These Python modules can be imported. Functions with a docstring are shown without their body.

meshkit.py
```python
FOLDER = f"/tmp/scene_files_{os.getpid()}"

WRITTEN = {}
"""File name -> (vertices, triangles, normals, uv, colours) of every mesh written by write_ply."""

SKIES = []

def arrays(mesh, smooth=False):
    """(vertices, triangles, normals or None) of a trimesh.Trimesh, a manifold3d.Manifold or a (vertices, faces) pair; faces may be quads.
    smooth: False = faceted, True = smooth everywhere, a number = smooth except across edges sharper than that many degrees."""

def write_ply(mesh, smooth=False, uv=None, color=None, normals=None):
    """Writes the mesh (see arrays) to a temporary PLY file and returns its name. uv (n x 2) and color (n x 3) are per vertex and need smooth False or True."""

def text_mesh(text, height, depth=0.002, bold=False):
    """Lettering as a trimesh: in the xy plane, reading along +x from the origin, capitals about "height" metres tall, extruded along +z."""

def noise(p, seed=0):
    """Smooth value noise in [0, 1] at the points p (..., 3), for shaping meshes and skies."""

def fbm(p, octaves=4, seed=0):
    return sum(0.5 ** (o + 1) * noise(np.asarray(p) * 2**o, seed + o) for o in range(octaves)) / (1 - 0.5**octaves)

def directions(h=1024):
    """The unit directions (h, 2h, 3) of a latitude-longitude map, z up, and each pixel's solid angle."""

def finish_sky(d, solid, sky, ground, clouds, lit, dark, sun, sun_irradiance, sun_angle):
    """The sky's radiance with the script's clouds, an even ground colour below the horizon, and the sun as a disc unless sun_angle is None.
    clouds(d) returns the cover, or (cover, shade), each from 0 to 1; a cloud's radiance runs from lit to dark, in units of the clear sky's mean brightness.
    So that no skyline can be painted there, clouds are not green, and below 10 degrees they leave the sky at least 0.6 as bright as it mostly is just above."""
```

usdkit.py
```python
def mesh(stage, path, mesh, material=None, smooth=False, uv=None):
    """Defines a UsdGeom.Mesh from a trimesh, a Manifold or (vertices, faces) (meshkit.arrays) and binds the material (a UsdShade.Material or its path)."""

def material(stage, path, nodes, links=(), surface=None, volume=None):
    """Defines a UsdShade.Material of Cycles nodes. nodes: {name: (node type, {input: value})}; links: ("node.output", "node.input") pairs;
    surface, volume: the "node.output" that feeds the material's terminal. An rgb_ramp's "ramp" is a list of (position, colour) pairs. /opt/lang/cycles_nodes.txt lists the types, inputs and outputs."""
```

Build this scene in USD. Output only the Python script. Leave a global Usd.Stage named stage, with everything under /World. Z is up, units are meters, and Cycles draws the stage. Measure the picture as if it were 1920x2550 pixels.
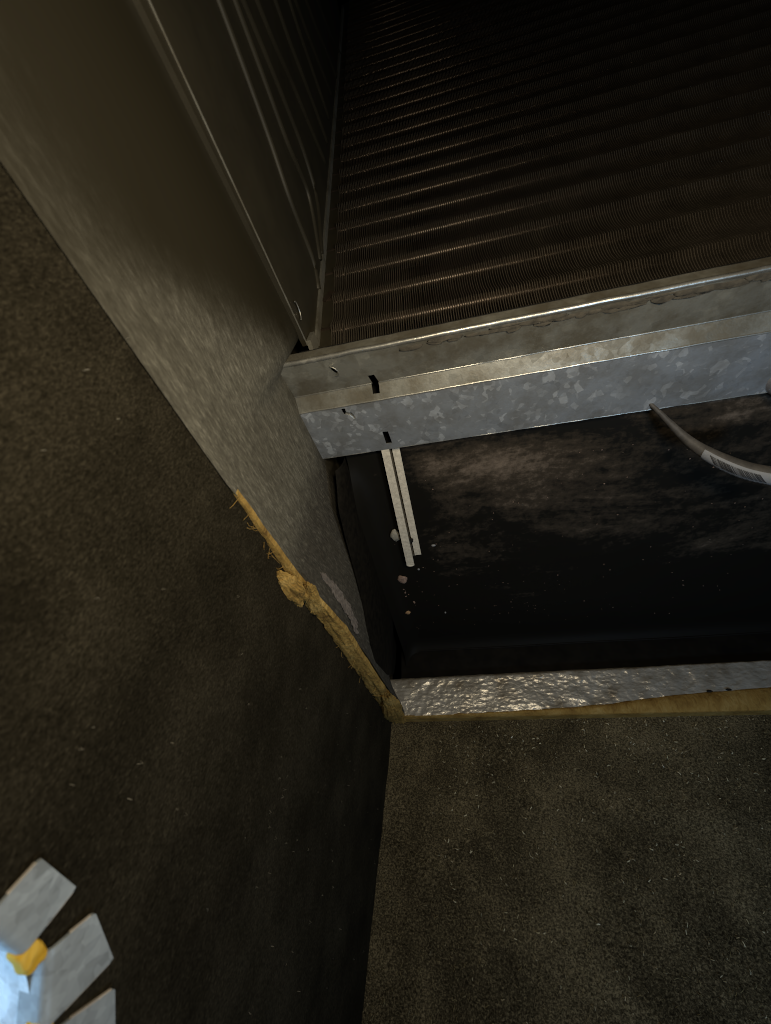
import math, random
import numpy as np, trimesh, usdkit, meshkit
from shapely.geometry import Polygon, Point, box as sbox
from shapely import affinity
from pxr import Usd, UsdGeom, UsdLux, UsdShade, Gf, Sdf, Vt

stage = Usd.Stage.CreateInMemory()
UsdGeom.SetStageUpAxis(stage, UsdGeom.Tokens.z)
UsdGeom.SetStageMetersPerUnit(stage, 1.0)
UsdGeom.Xform.Define(stage, '/World')
UsdGeom.Scope.Define(stage, '/World/Looks')
rng = np.random.default_rng(7)
random.seed(7)

# The place is worked out in a frame (x right along the coil, y up into the unit, z out from the back wall);
# P turns it into the stage's z-up frame.
def P(p):
    p = np.asarray(p, float)
    return np.stack([p[..., 0], -p[..., 2], p[..., 1]], -1)
def V(p):
    return Gf.Vec3d(*[float(v) for v in P(p)])

# ------------------------------------------------------------------ camera
CAM = np.array([0.09922, -0.12623, 0.50436])
RIGHT = np.array([0.978343855, 0.032168974, -0.204471166])
DOWN = np.array([-0.117687692, -0.726181733, -0.677354927])
LOOK = np.array([-0.170273038, 0.686749771, -0.706669544])
cam = UsdGeom.Camera.Define(stage, '/World/camera')
cam.CreateHorizontalApertureAttr(36.0)
cam.CreateVerticalApertureAttr(36.0 * 1024 / 771)
cam.CreateFocalLengthAttr(36.0 * 908.96 / 1920)
cam.CreateClippingRangeAttr(Gf.Vec2f(0.005, 20))
cam.CreateFStopAttr(15.0)
cam.CreateFocusDistanceAttr(0.34)
cam.CreateExposureAttr(-0.4)
r_, u_, b_ = P(RIGHT), P(-DOWN), P(-LOOK)
c_ = P(CAM)
cam.AddTransformOp().Set(Gf.Matrix4d(*[float(v) for v in (*r_, 0, *u_, 0, *b_, 0, *c_, 1)]))

# ------------------------------------------------------------------ lamps
def aim(light, pos, target):
    pos, target = P(pos), P(target)
    z = pos - target; z = z / np.linalg.norm(z)
    x = np.cross([0.02, 0.03, 1.0], z); x /= np.linalg.norm(x)
    y = np.cross(z, x)
    light.AddTransformOp().Set(Gf.Matrix4d(*[float(v) for v in (*x, 0, *y, 0, *z, 0, *pos, 1)]))

def spot(name, pos, target, radius, intensity, color, cone):
    l = UsdLux.DiskLight.Define(stage, '/World/' + name)
    l.CreateRadiusAttr(radius); l.CreateIntensityAttr(intensity); l.CreateColorAttr(Gf.Vec3f(*color))
    sh = UsdLux.ShapingAPI.Apply(l.GetPrim())
    sh.CreateShapingConeAngleAttr(cone); sh.CreateShapingConeSoftnessAttr(1.0)
    aim(l, pos, target)
spot('work_lamp', (0.25, -0.12, 0.52), (0.06, 0.05, 0.33), 0.03, 52.0, (1.0, 0.87, 0.66), 52.0)       # warm hand lamp to the right of the camera
spot('added_fill_lamp', (0.14, -0.09, 0.55), (0.005, 0.09, 0.375), 0.02, 115.0, (1.0, 0.88, 0.65), 25.0)     # added, unseen lamp that brightens the channel's end

sky = UsdLux.DiskLight.Define(stage, '/World/daylight_lamp')       # daylight that comes in through the round duct
sky.CreateRadiusAttr(0.03)
sky.CreateIntensityAttr(9.5)
sky.CreateColorAttr(Gf.Vec3f(0.40, 0.67, 1.0))
spot('added_daylight_lamp', (0.42, -0.42, 0.36), (0.26, 0.11, 0.36), 0.05, 38.0, (0.44, 0.69, 1.0), 12.0)   # added, unseen: blue daylight from below for the channel's face

# ------------------------------------------------------------------ helpers
names = {}
def numbered(path):
    n = names.get(path, 0); names[path] = n + 1
    return path if n == 0 else f'{path}_{n:03d}'
def tag(prim, label=None, cat=None, group=None, kind=None):
    for k, v in (('label', label), ('category', cat), ('group', group), ('kind', kind)):
        if v: prim.SetCustomDataByKey(k, v)
    return prim
class T:                                                          # a thing (or part) with its base point
    def __init__(s, prim, base): s.prim, s.base, s.path = prim, np.asarray(base, float), str(prim.GetPath())
def thing(name, label, cat, base=(0, 0, 0), group=None, kind=None):
    path = numbered('/World/' + name)
    x = UsdGeom.Xform.Define(stage, path)
    x.AddTranslateOp().Set(V(base))
    tag(x.GetPrim(), label, cat, group, kind)
    return T(x.GetPrim(), base)
def arr(m):
    if isinstance(m, tuple): return trimesh.Trimesh(np.asarray(m[0], float), np.asarray(m[1], int), process=False)
    return m
def part(name, m, mat, parent, smooth=False, label=None, kind=None):
    m = arr(m).copy()
    m.vertices = P(np.asarray(m.vertices) - parent.base)
    path = numbered(parent.path + '/' + name)
    g = usdkit.mesh(stage, path, m, mat, smooth=smooth)
    tag(g.GetPrim(), label, None, None, kind)
    return T(g.GetPrim(), parent.base)
def solo(name, m, mat, label, cat, group=None, kind=None, smooth=False):
    m = arr(m).copy()
    base = np.asarray(m.vertices).mean(0)
    m.vertices = P(np.asarray(m.vertices) - base)
    path = numbered('/World/' + name)
    g = usdkit.mesh(stage, path, m, mat, smooth=smooth)
    UsdGeom.Xformable(g).AddTranslateOp().Set(V(base))
    tag(g.GetPrim(), label, cat, group, kind)
    return T(g.GetPrim(), base)
cat_ = trimesh.util.concatenate
def fb(p, s, oct=4, seed=0):
    return meshkit.fbm(np.asarray(p) * s + 50.0, oct, seed) - 0.5
def grid(f, nu, nv, u0=0, u1=1, v0=0, v1=1):
    u, v = np.meshgrid(np.linspace(u0, u1, nu), np.linspace(v0, v1, nv), indexing='ij')
    pts = f(u, v).reshape(-1, 3)
    i = np.arange((nu - 1) * (nv - 1)); a = (i // (nv - 1)) * nv + i % (nv - 1)
    return trimesh.Trimesh(pts, np.vstack([np.stack([a, a + nv, a + nv + 1], 1), np.stack([a, a + nv + 1, a + 1], 1)]), process=False)
def bar(a, b, w, h, n=(0, 0, 1)):                                   # straight bar a -> b, w across, h along n
    a, b, n = map(lambda q: np.asarray(q, float), (a, b, n))
    d = b - a; L = np.linalg.norm(d); d /= L
    n = n - d * (n @ d); n /= np.linalg.norm(n); s = np.cross(n, d)
    m = trimesh.creation.box((w, L, h))
    M = np.eye(4); M[:3, 0], M[:3, 1], M[:3, 2], M[:3, 3] = s, d, n, (a + b) / 2
    m.apply_transform(M); return m
def tube(path, r, n=12, caps=True):
    path = np.asarray(path, float); r = np.broadcast_to(r, len(path))
    t = np.gradient(path, axis=0); t /= np.linalg.norm(t, axis=1)[:, None]
    ref = np.array([0.13, 0.21, 0.97]) if abs(t[0] @ [0.13, 0.21, 0.97]) < 0.9 else np.array([1.0, 0, 0])
    s = np.cross(ref, t); s /= np.linalg.norm(s, axis=1)[:, None]; q = np.cross(t, s)
    a = np.linspace(0, 2 * np.pi, n, endpoint=False)
    pts = path[:, None] + r[:, None, None] * (np.cos(a)[None, :, None] * s[:, None] + np.sin(a)[None, :, None] * q[:, None])
    v = pts.reshape(-1, 3); f = []
    for i in range(len(path) - 1):
        for k in range(n):
            a0, a1, b0, b1 = i * n + k, i * n + (k + 1) % n, (i + 1) * n + k, (i + 1) * n + (k + 1) % n
            f += [[a0, a1, b1], [a0, b1, b0]]
    if caps:
        v = np.vstack([v, path[:1], path[-1:]]); c0 = len(v) - 2
        e = (len(path) - 1) * n
        for k in range(n):
            f += [[c0, (k + 1) % n, k], [c0 + 1, e + k, e + (k + 1) % n]]
    return trimesh.Trimesh(v, np.array(f), process=False)
def frame_extrude(poly, t, O, U, W):                                # polygon in (U, W) at O, t thick along U x W
    m = trimesh.creation.extrude_polygon(poly, t, engine='earcut')
    M = np.eye(4); M[:3, 0], M[:3, 1], M[:3, 2], M[:3, 3] = U, W, np.cross(U, W), O
    m.apply_transform(M); return m
def lump(c, r, seed, amp=0.5, sub=2):
    m = trimesh.creation.icosphere(subdivisions=sub)
    v = np.asarray(m.vertices); d = 1 + amp * 2 * fb(v + seed * 3.7, 1.7, 3, seed)
    m.vertices = v * d[:, None] * np.asarray(r) + np.asarray(c)
    return m
def blotch(n, rad, irregular=0.35):
    a = np.linspace(0, 2 * np.pi, n, endpoint=False)
    return Polygon([(rad * (1 + irregular * (random.random() - 0.5)) * math.cos(t), rad * (1 + irregular * (random.random() - 0.5)) * math.sin(t)) for t in a])

# ------------------------------------------------------------------ materials
def mat(name, nodes, links, surface='p.BSDF'):
    return usdkit.material(stage, '/World/Looks/' + name, nodes, links, surface=surface)
GEO = {'g': ('geometry', {})}

def fibrous(name, dark, mid, light, rough=0.95, stretch=(1, 1, 1), fine=520, blotch_w=0.40):
    return mat(name, {**GEO, 'mp': ('mapping', {'mapping_type': 'point', 'scale': stretch}),
        'n1': ('noise_texture', {'scale': fine, 'detail': 5.0, 'roughness': 0.75, 'distortion': 0.6}),
        'n2': ('noise_texture', {'scale': 22.0, 'detail': 5.0, 'roughness': 0.65}),
        'n3': ('noise_texture', {'scale': 5.0, 'detail': 3.0}),
        'a': ('math', {'math_type': 'multiply_add', 'value2': 0.9, 'value3': 0.0}),
        'b': ('math', {'math_type': 'multiply_add', 'value2': blotch_w}),
        'c': ('math', {'math_type': 'multiply_add', 'value2': 0.50 - blotch_w}),
        'r': ('rgb_ramp', {'ramp': [(0.58, dark), (0.70, mid), (0.86, light)]}),
        'bu': ('bump', {'strength': 0.8, 'distance': 0.0007}),
        'p': ('principled_bsdf', {'roughness': rough, 'specular_ior_level': 0.06})},
        [('g.position', 'mp.vector'), ('mp.vector', 'n1.vector'), ('g.position', 'n2.vector'), ('g.position', 'n3.vector'),
         ('n1.fac', 'a.value1'), ('n2.fac', 'b.value1'), ('a.value', 'b.value3'), ('n3.fac', 'c.value1'), ('b.value', 'c.value3'),
         ('c.value', 'r.fac'), ('r.color', 'p.base_color'), ('n1.fac', 'bu.height'), ('bu.normal', 'p.normal')])
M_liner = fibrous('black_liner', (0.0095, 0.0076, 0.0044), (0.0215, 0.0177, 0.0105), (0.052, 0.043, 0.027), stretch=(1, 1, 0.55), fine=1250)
M_liner_b = fibrous('black_liner_back_lightened', (0.018, 0.0140, 0.0078), (0.074, 0.059, 0.033), (0.28, 0.225, 0.13), stretch=(0.8, 1, 1), fine=700, blotch_w=0.24)  # liner lightened: bounced light on the back wall put into its colour

def yellow(name, a, b, c):
    return mat(name, {**GEO, 'mp': ('mapping', {'mapping_type': 'point', 'scale': (1, 1, 0.35), 'rotation': (0.0, 0.3, 0.0)}),
        'n1': ('noise_texture', {'scale': 260.0, 'detail': 6.0, 'roughness': 0.7, 'distortion': 0.8}),
        'n2': ('noise_texture', {'scale': 45.0, 'detail': 4.0}),
        'm': ('math', {'math_type': 'multiply_add', 'value2': 0.5, 'value3': 0.0}), 'm2': ('math', {'math_type': 'multiply_add', 'value2': 0.5}),
        'r': ('rgb_ramp', {'ramp': [(0.34, a), (0.5, b), (0.66, c)]}),
        'bu': ('bump', {'strength': 0.9, 'distance': 0.0018}),
        'p': ('principled_bsdf', {'roughness': 0.9, 'specular_ior_level': 0.2})},
        [('g.position', 'mp.vector'), ('mp.vector', 'n1.vector'), ('g.position', 'n2.vector'), ('n1.fac', 'm.value1'), ('n2.fac', 'm2.value1'),
         ('m.value', 'm2.value3'), ('m2.value', 'r.fac'), ('r.color', 'p.base_color'), ('n1.fac', 'bu.height'), ('bu.normal', 'p.normal')])
M_yellow = yellow('yellow_fibreglass', (0.14, 0.080, 0.024), (0.38, 0.235, 0.062), (0.56, 0.38, 0.13))
M_amber = yellow('amber_fibreglass', (0.20, 0.105, 0.025), (0.37, 0.225, 0.060), (0.50, 0.34, 0.12))
M_gold = yellow('gold_fibreglass', (0.42, 0.20, 0.015), (0.72, 0.40, 0.03), (0.85, 0.58, 0.12))

# dusty facing of the side panel: grey lint near the opening, bare dull metal deeper in, dark below the channel
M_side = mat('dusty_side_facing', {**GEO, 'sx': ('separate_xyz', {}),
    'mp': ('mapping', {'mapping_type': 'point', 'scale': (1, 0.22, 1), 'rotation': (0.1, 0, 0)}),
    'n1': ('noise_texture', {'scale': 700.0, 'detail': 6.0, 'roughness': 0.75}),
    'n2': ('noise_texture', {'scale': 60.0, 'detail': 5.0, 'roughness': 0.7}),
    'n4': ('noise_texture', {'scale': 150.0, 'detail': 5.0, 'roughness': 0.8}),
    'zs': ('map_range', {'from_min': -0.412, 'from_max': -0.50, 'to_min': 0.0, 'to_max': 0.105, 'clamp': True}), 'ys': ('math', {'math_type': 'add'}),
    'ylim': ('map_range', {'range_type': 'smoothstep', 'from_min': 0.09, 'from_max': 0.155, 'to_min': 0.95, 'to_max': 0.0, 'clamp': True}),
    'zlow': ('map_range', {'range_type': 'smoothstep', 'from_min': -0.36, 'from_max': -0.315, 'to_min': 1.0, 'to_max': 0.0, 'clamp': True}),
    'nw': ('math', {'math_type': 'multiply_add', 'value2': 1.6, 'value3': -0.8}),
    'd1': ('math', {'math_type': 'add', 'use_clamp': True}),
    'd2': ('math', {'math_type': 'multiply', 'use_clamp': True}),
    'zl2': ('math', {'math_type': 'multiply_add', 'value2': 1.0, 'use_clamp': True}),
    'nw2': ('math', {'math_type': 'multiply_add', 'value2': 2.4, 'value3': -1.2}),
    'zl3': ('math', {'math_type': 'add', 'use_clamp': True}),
    'zf': ('map_range', {'range_type': 'smoothstep', 'from_min': -0.425, 'from_max': -0.535, 'to_min': 1.0, 'to_max': 0.2, 'clamp': True}), 'd3': ('math', {'math_type': 'multiply', 'use_clamp': True}),  # dust thinned upward, also painting in dimmer light at the top
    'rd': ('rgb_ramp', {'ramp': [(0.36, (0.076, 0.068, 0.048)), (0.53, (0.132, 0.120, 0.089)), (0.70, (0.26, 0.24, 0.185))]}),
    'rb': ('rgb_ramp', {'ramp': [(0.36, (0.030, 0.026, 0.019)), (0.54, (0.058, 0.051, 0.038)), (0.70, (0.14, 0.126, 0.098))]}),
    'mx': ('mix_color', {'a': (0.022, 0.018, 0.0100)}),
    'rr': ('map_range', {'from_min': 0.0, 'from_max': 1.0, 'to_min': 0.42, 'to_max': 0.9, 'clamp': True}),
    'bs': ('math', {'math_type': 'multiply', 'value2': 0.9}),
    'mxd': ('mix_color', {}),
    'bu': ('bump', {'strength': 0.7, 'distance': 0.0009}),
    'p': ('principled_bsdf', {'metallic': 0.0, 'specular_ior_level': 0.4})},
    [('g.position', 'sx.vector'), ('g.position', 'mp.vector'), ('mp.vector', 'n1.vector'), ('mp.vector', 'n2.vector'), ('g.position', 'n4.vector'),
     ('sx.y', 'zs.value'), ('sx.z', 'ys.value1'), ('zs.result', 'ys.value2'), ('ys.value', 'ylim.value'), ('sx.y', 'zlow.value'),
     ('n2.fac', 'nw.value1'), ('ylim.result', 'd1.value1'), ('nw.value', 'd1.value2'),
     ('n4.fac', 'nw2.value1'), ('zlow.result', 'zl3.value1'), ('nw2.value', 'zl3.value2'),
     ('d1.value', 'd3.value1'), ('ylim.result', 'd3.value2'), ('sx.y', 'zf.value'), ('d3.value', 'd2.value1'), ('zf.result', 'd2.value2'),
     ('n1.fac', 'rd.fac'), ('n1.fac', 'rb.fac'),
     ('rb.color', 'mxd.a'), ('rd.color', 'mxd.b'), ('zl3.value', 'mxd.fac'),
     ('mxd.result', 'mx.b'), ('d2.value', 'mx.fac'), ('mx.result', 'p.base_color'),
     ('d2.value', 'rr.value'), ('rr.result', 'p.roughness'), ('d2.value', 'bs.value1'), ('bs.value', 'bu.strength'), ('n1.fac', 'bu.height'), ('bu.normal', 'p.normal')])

def galv(name, tone, grime=0.0, flakes=0.5, rough=(0.28, 0.6), scale=135.0, metallic=0.85):
    t = np.array(tone)
    return mat(name, {**GEO,
        'nd': ('noise_texture', {'scale': 70.0, 'detail': 3.0}), 'sc': ('vector_math', {'math_type': 'scale', 'scale': 0.0045}),
        'ad': ('vector_math', {'math_type': 'add'}),
        'v': ('voronoi_texture', {'scale': scale, 'feature': 'f1'}), 'v2': ('voronoi_texture', {'scale': scale * 1.9, 'feature': 'f1'}),
        'bw': ('rgb_to_bw', {}), 'bw2': ('rgb_to_bw', {}),
        'ad2': ('math', {'math_type': 'multiply_add', 'value2': 0.6}), 'ml': ('math', {'math_type': 'multiply', 'value2': 0.45}),
        'r': ('rgb_ramp', {'ramp': [(0.0, t * 0.62), (0.45, t), (0.66, t * 1.12), (0.80, t * (1.2 + 0.55 * flakes)), (1.0, np.minimum(t * (1.3 + 0.9 * flakes), 0.92))]}),
        'n': ('noise_texture', {'scale': 38.0, 'detail': 6.0, 'roughness': 0.7}),
        'rg': ('rgb_ramp', {'ramp': [(0.42, (0, 0, 0)), (0.62, (1, 1, 1))]}),
        'gm': ('math', {'math_type': 'multiply', 'value2': grime}),
        'mx': ('mix_color', {'b': (0.13, 0.105, 0.065)}),
        'rr': ('map_range', {'from_min': 0.3, 'from_max': 0.9, 'to_min': rough[1], 'to_max': rough[0], 'clamp': True}),
        'n5': ('noise_texture', {'scale': 700.0, 'detail': 3.0}), 'bu': ('bump', {'strength': 0.12, 'distance': 0.0006}),
        'p': ('principled_bsdf', {'metallic': metallic})},
        [('g.position', 'nd.vector'), ('nd.color', 'sc.vector1'), ('g.position', 'ad.vector1'), ('sc.vector', 'ad.vector2'),
         ('ad.vector', 'v.vector'), ('ad.vector', 'v2.vector'), ('v.color', 'bw.color'), ('v2.color', 'bw2.color'),
         ('bw2.val', 'ml.value1'), ('bw.val', 'ad2.value1'), ('ml.value', 'ad2.value3'), ('ad2.value', 'r.fac'),
         ('g.position', 'n.vector'), ('n.fac', 'rg.fac'), ('rg.color', 'gm.value1'), ('gm.value', 'mx.fac'), ('r.color', 'mx.a'), ('mx.result', 'p.base_color'),
         ('ad2.value', 'rr.value'), ('rr.result', 'p.roughness'), ('g.position', 'n5.vector'), ('n5.fac', 'bu.height'), ('bu.normal', 'p.normal')])
M_galv = galv('galvanised_steel', (0.325, 0.34, 0.355), grime=0.4, flakes=1.2, metallic=0.5)
M_galv_dirty_warmlit = galv('galvanised_steel_grimy_warmlit', (0.27, 0.258, 0.215), grime=0.7, flakes=0.3, metallic=0.5)  # grime, plus the upper faces' warm reflected light put into the tone
M_bend = galv('galvanised_steel_bend', (0.55, 0.53, 0.47), grime=0.3, flakes=0.4, rough=(0.25, 0.4), metallic=0.8)
M_tab = galv('collar_steel', (0.30, 0.325, 0.332), grime=0.12, flakes=0.12, scale=240.0, metallic=0.15, rough=(0.45, 0.65))
M_sleeve = galv('daylit_sleeve_steel', (0.62, 0.66, 0.68), grime=0.25, flakes=0.1, scale=260.0, metallic=0.1, rough=(0.45, 0.65))  # collar steel lightened: brightness of the daylight inside put into colour
M_tab_edge = galv('collar_cut_edge', (0.62, 0.54, 0.44), grime=0.3, flakes=0.2, metallic=0.3)

M_foil = mat('foil_facing', {**GEO, 'mp': ('mapping', {'mapping_type': 'point', 'scale': (1, 1, 1.6)}),
    'v': ('voronoi_texture', {'scale': 150.0, 'feature': 'smooth_f1', 'smoothness': 0.4, 'randomness': 0.75}),
    'n': ('noise_texture', {'scale': 130.0, 'detail': 3.0, 'roughness': 0.5, 'distortion': 0.8}),
    'n2': ('noise_texture', {'scale': 40.0, 'detail': 5.0}),
    'ad': ('math', {'math_type': 'multiply_add', 'value2': 0.8}),
    'r': ('rgb_ramp', {'ramp': [(0.3, (0.34, 0.29, 0.22)), (0.48, (0.54, 0.50, 0.43)), (0.7, (0.66, 0.62, 0.55))]}),
    'bu': ('bump', {'strength': 0.75, 'distance': 0.0013}),
    'p': ('principled_bsdf', {'metallic': 0.45, 'roughness': 0.30})},
    [('g.position', 'mp.vector'), ('mp.vector', 'v.vector'), ('mp.vector', 'n.vector'), ('g.position', 'n2.vector'),
     ('v.distance', 'ad.value1'), ('n.fac', 'ad.value3'), ('ad.value', 'bu.height'), ('bu.normal', 'p.normal'),
     ('n2.fac', 'r.fac'), ('r.color', 'p.base_color')])

def plain(name, col, rough=0.6, metallic=0.0, var=0.25, scale=120.0, bump=0.3, spec=0.5):
    c = np.array(col)
    return mat(name, {**GEO, 'n': ('noise_texture', {'scale': scale, 'detail': 5.0, 'roughness': 0.65}),
        'r': ('rgb_ramp', {'ramp': [(0.3, c * (1 - var)), (0.7, np.minimum(c * (1 + var), 0.95))]}),
        'bu': ('bump', {'strength': bump, 'distance': 0.0008}), 'p': ('principled_bsdf', {'roughness': rough, 'metallic': metallic, 'specular_ior_level': spec})},
        [('g.position', 'n.vector'), ('n.fac', 'r.fac'), ('r.color', 'p.base_color'), ('n.fac', 'bu.height'), ('bu.normal', 'p.normal')])
M_white = plain('dusty_white_plastic', (0.66, 0.595, 0.48), rough=0.6, var=0.25, scale=300.0)
M_black = plain('black_plastic', (0.008, 0.007, 0.006), rough=0.7, var=0.3, scale=60.0, bump=0.2, spec=0.15)
M_rim = plain('matt_black_plastic', (0.0075, 0.0065, 0.005), rough=0.7, var=0.5, scale=60.0, bump=0.2, spec=0.12)
M_skirt = plain('scuffed_black_plastic', (0.0075, 0.0062, 0.0042), rough=0.8, var=0.7, scale=160.0, bump=0.6, spec=0.1)
M_fin = plain('dirty_fin_metal', (0.148, 0.123, 0.092), rough=0.34, metallic=0.5, var=0.3, scale=40.0, bump=0.1)
M_core = plain('shadowed_fin_collars', (0.06, 0.05, 0.035), rough=0.7, var=0.3, scale=60.0)  # darker fin colour: shade between the fins painted in
M_copper = plain('tarnished_copper', (0.085, 0.062, 0.045), rough=0.34, metallic=0.6, var=0.4, scale=70.0)
M_plate = plain('dull_end_plate', (0.048, 0.040, 0.024), rough=0.55, metallic=0.35, var=0.18, scale=30.0, bump=0.05)
M_fibre = plain('loose_glass_fibre', (0.30, 0.245, 0.12), rough=0.35, var=0.3)
M_bright_fibre = plain('bright_glass_fibre', (0.75, 0.66, 0.45), rough=0.3, var=0.3)
M_pale_fibre = plain('pale_lint', (0.30, 0.27, 0.21), rough=0.8, var=0.3)
M_pink = plain('torn_paper_backing', (0.15, 0.125, 0.105), rough=0.9, var=0.4, scale=300.0, bump=0.8)
M_cable = plain('brown_grey_sheath', (0.085, 0.075, 0.064), rough=0.6, var=0.35, scale=160.0)
M_pipe = plain('grey_pipe_wrap', (0.26, 0.25, 0.26), rough=0.6, var=0.3, scale=90.0)
M_tagp = plain('white_label_paper', (0.27, 0.27, 0.275), rough=0.65, var=0.08)
M_ink = plain('black_ink', (0.02, 0.02, 0.022), rough=0.6, var=0.1)
M_tan = plain('tan_lump', (0.42, 0.25, 0.12), rough=0.7, var=0.3, scale=400.0)
M_crumb = plain('pinkish_crumb', (0.30, 0.20, 0.15), rough=0.8, var=0.5, scale=500.0, bump=0.8)
M_grime_and_shade = plain('caked_grime_and_shade', (0.075, 0.062, 0.042), rough=0.85, var=0.5, scale=200.0)  # channel grime, and painted shade for the strut's groove
M_dark = plain('dark_spots_and_slot_shade', (0.006, 0.005, 0.004), rough=0.9, var=0.2)  # near black for spots and screw, and for shade behind the slots

# black pan with dust blown onto its underside
M_pan = mat('dusty_black_plastic', {**GEO, 'mp': ('mapping', {'mapping_type': 'point', 'scale': (0.38, 1, 1), 'location': (0.05, 0.02, 0.0)}),
    'n1': ('noise_texture', {'scale': 15.0, 'detail': 7.0, 'roughness': 0.70, 'distortion': 0.25}),
    'n2': ('noise_texture', {'scale': 160.0, 'detail': 5.0, 'roughness': 0.75}),
    'sx': ('separate_xyz', {}),
    'z': ('map_range', {'range_type': 'smoothstep', 'from_min': -0.08, 'from_max': -0.22, 'to_min': -0.22, 'to_max': 0.02, 'clamp': True}),
    'x': ('map_range', {'range_type': 'smoothstep', 'from_min': 0.05, 'from_max': 0.09, 'to_min': -0.2, 'to_max': 0.0, 'clamp': True}),
    'a1': ('math', {'math_type': 'add'}), 'a2': ('math', {'math_type': 'add'}), 'a3': ('math', {'math_type': 'multiply_add', 'value2': 0.3}),
    'r': ('rgb_ramp', {'ramp': [(0.60, (0.009, 0.008, 0.006)), (0.72, (0.048, 0.037, 0.026)), (0.90, (0.22, 0.17, 0.13))]}),
    'bu': ('bump', {'strength': 0.25, 'distance': 0.001}),
    'rr': ('map_range', {'from_min': 0.55, 'from_max': 0.8, 'to_min': 0.6, 'to_max': 0.92, 'clamp': True}),
    'p': ('principled_bsdf', {'specular_ior_level': 0.1})},
    [('g.position', 'mp.vector'), ('mp.vector', 'n1.vector'), ('g.position', 'n2.vector'), ('g.position', 'sx.vector'), ('sx.y', 'z.value'), ('sx.x', 'x.value'),
     ('n1.fac', 'a1.value1'), ('z.result', 'a1.value2'), ('a1.value', 'a2.value1'), ('x.result', 'a2.value2'), ('n2.fac', 'a3.value1'), ('a2.value', 'a3.value3'),
     ('a3.value', 'r.fac'), ('r.color', 'p.base_color'), ('a3.value', 'rr.value'), ('rr.result', 'p.roughness'), ('n2.fac', 'bu.height'), ('bu.normal', 'p.normal')])

# ------------------------------------------------------------------ setting: the two lined walls of the plenum
E1, E2 = np.array([0.0995, 0.99504, 0.0]), np.array([0.0, 0.0, 1.0])      # in the left wall: up, and out from the back wall
NW = np.cross(E1, E2)                                                    # its inward normal
RING = np.array([-0.01845, -0.1845, 0.4040]); R_BEND = 0.0420

LEFT_Z = np.array([-0.01, 0.0, 0.12, 0.2514, 0.33, 0.386, 0.42, 0.46])
LEFT_X = np.array([-0.002, -0.002, -0.0025, -0.0025, -0.0020, -0.0006, 0.0, 0.0])
def left_dx(y, z): return np.interp(z, LEFT_Z, LEFT_X) * np.exp(np.minimum(y, 0) / 0.05)

wall_poly = Polygon([(-0.62, -0.03), (-0.001, -0.03), (-0.001, 0.95), (-0.62, 0.95)]).difference(Point(-0.1845, 0.4040).buffer(R_BEND + 0.002, 48))
v2, f2 = trimesh.creation.triangulate_polygon(wall_poly, engine='earcut')
wm = trimesh.Trimesh(np.column_stack([0.1 * v2[:, 0], v2[:, 0], v2[:, 1]]), f2, process=False)
vv, ff = trimesh.remesh.subdivide_to_size(wm.vertices, wm.faces, 0.012, max_iter=14)
vv = vv.copy(); vv[:, 0] += left_dx(vv[:, 1], vv[:, 2]) + 0.0022 * fb(vv, 28, 4, 3) * np.clip(-vv[:, 1] / 0.02, 0, 1)
wm = trimesh.Trimesh(vv, ff, process=False)
if wm.face_normals[:, 0].mean() < 0: wm.invert()
bk = frame_extrude(wall_poly, 0.02, np.array([0, 0, 0]) - NW * 0.026, E1, E2)
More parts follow.
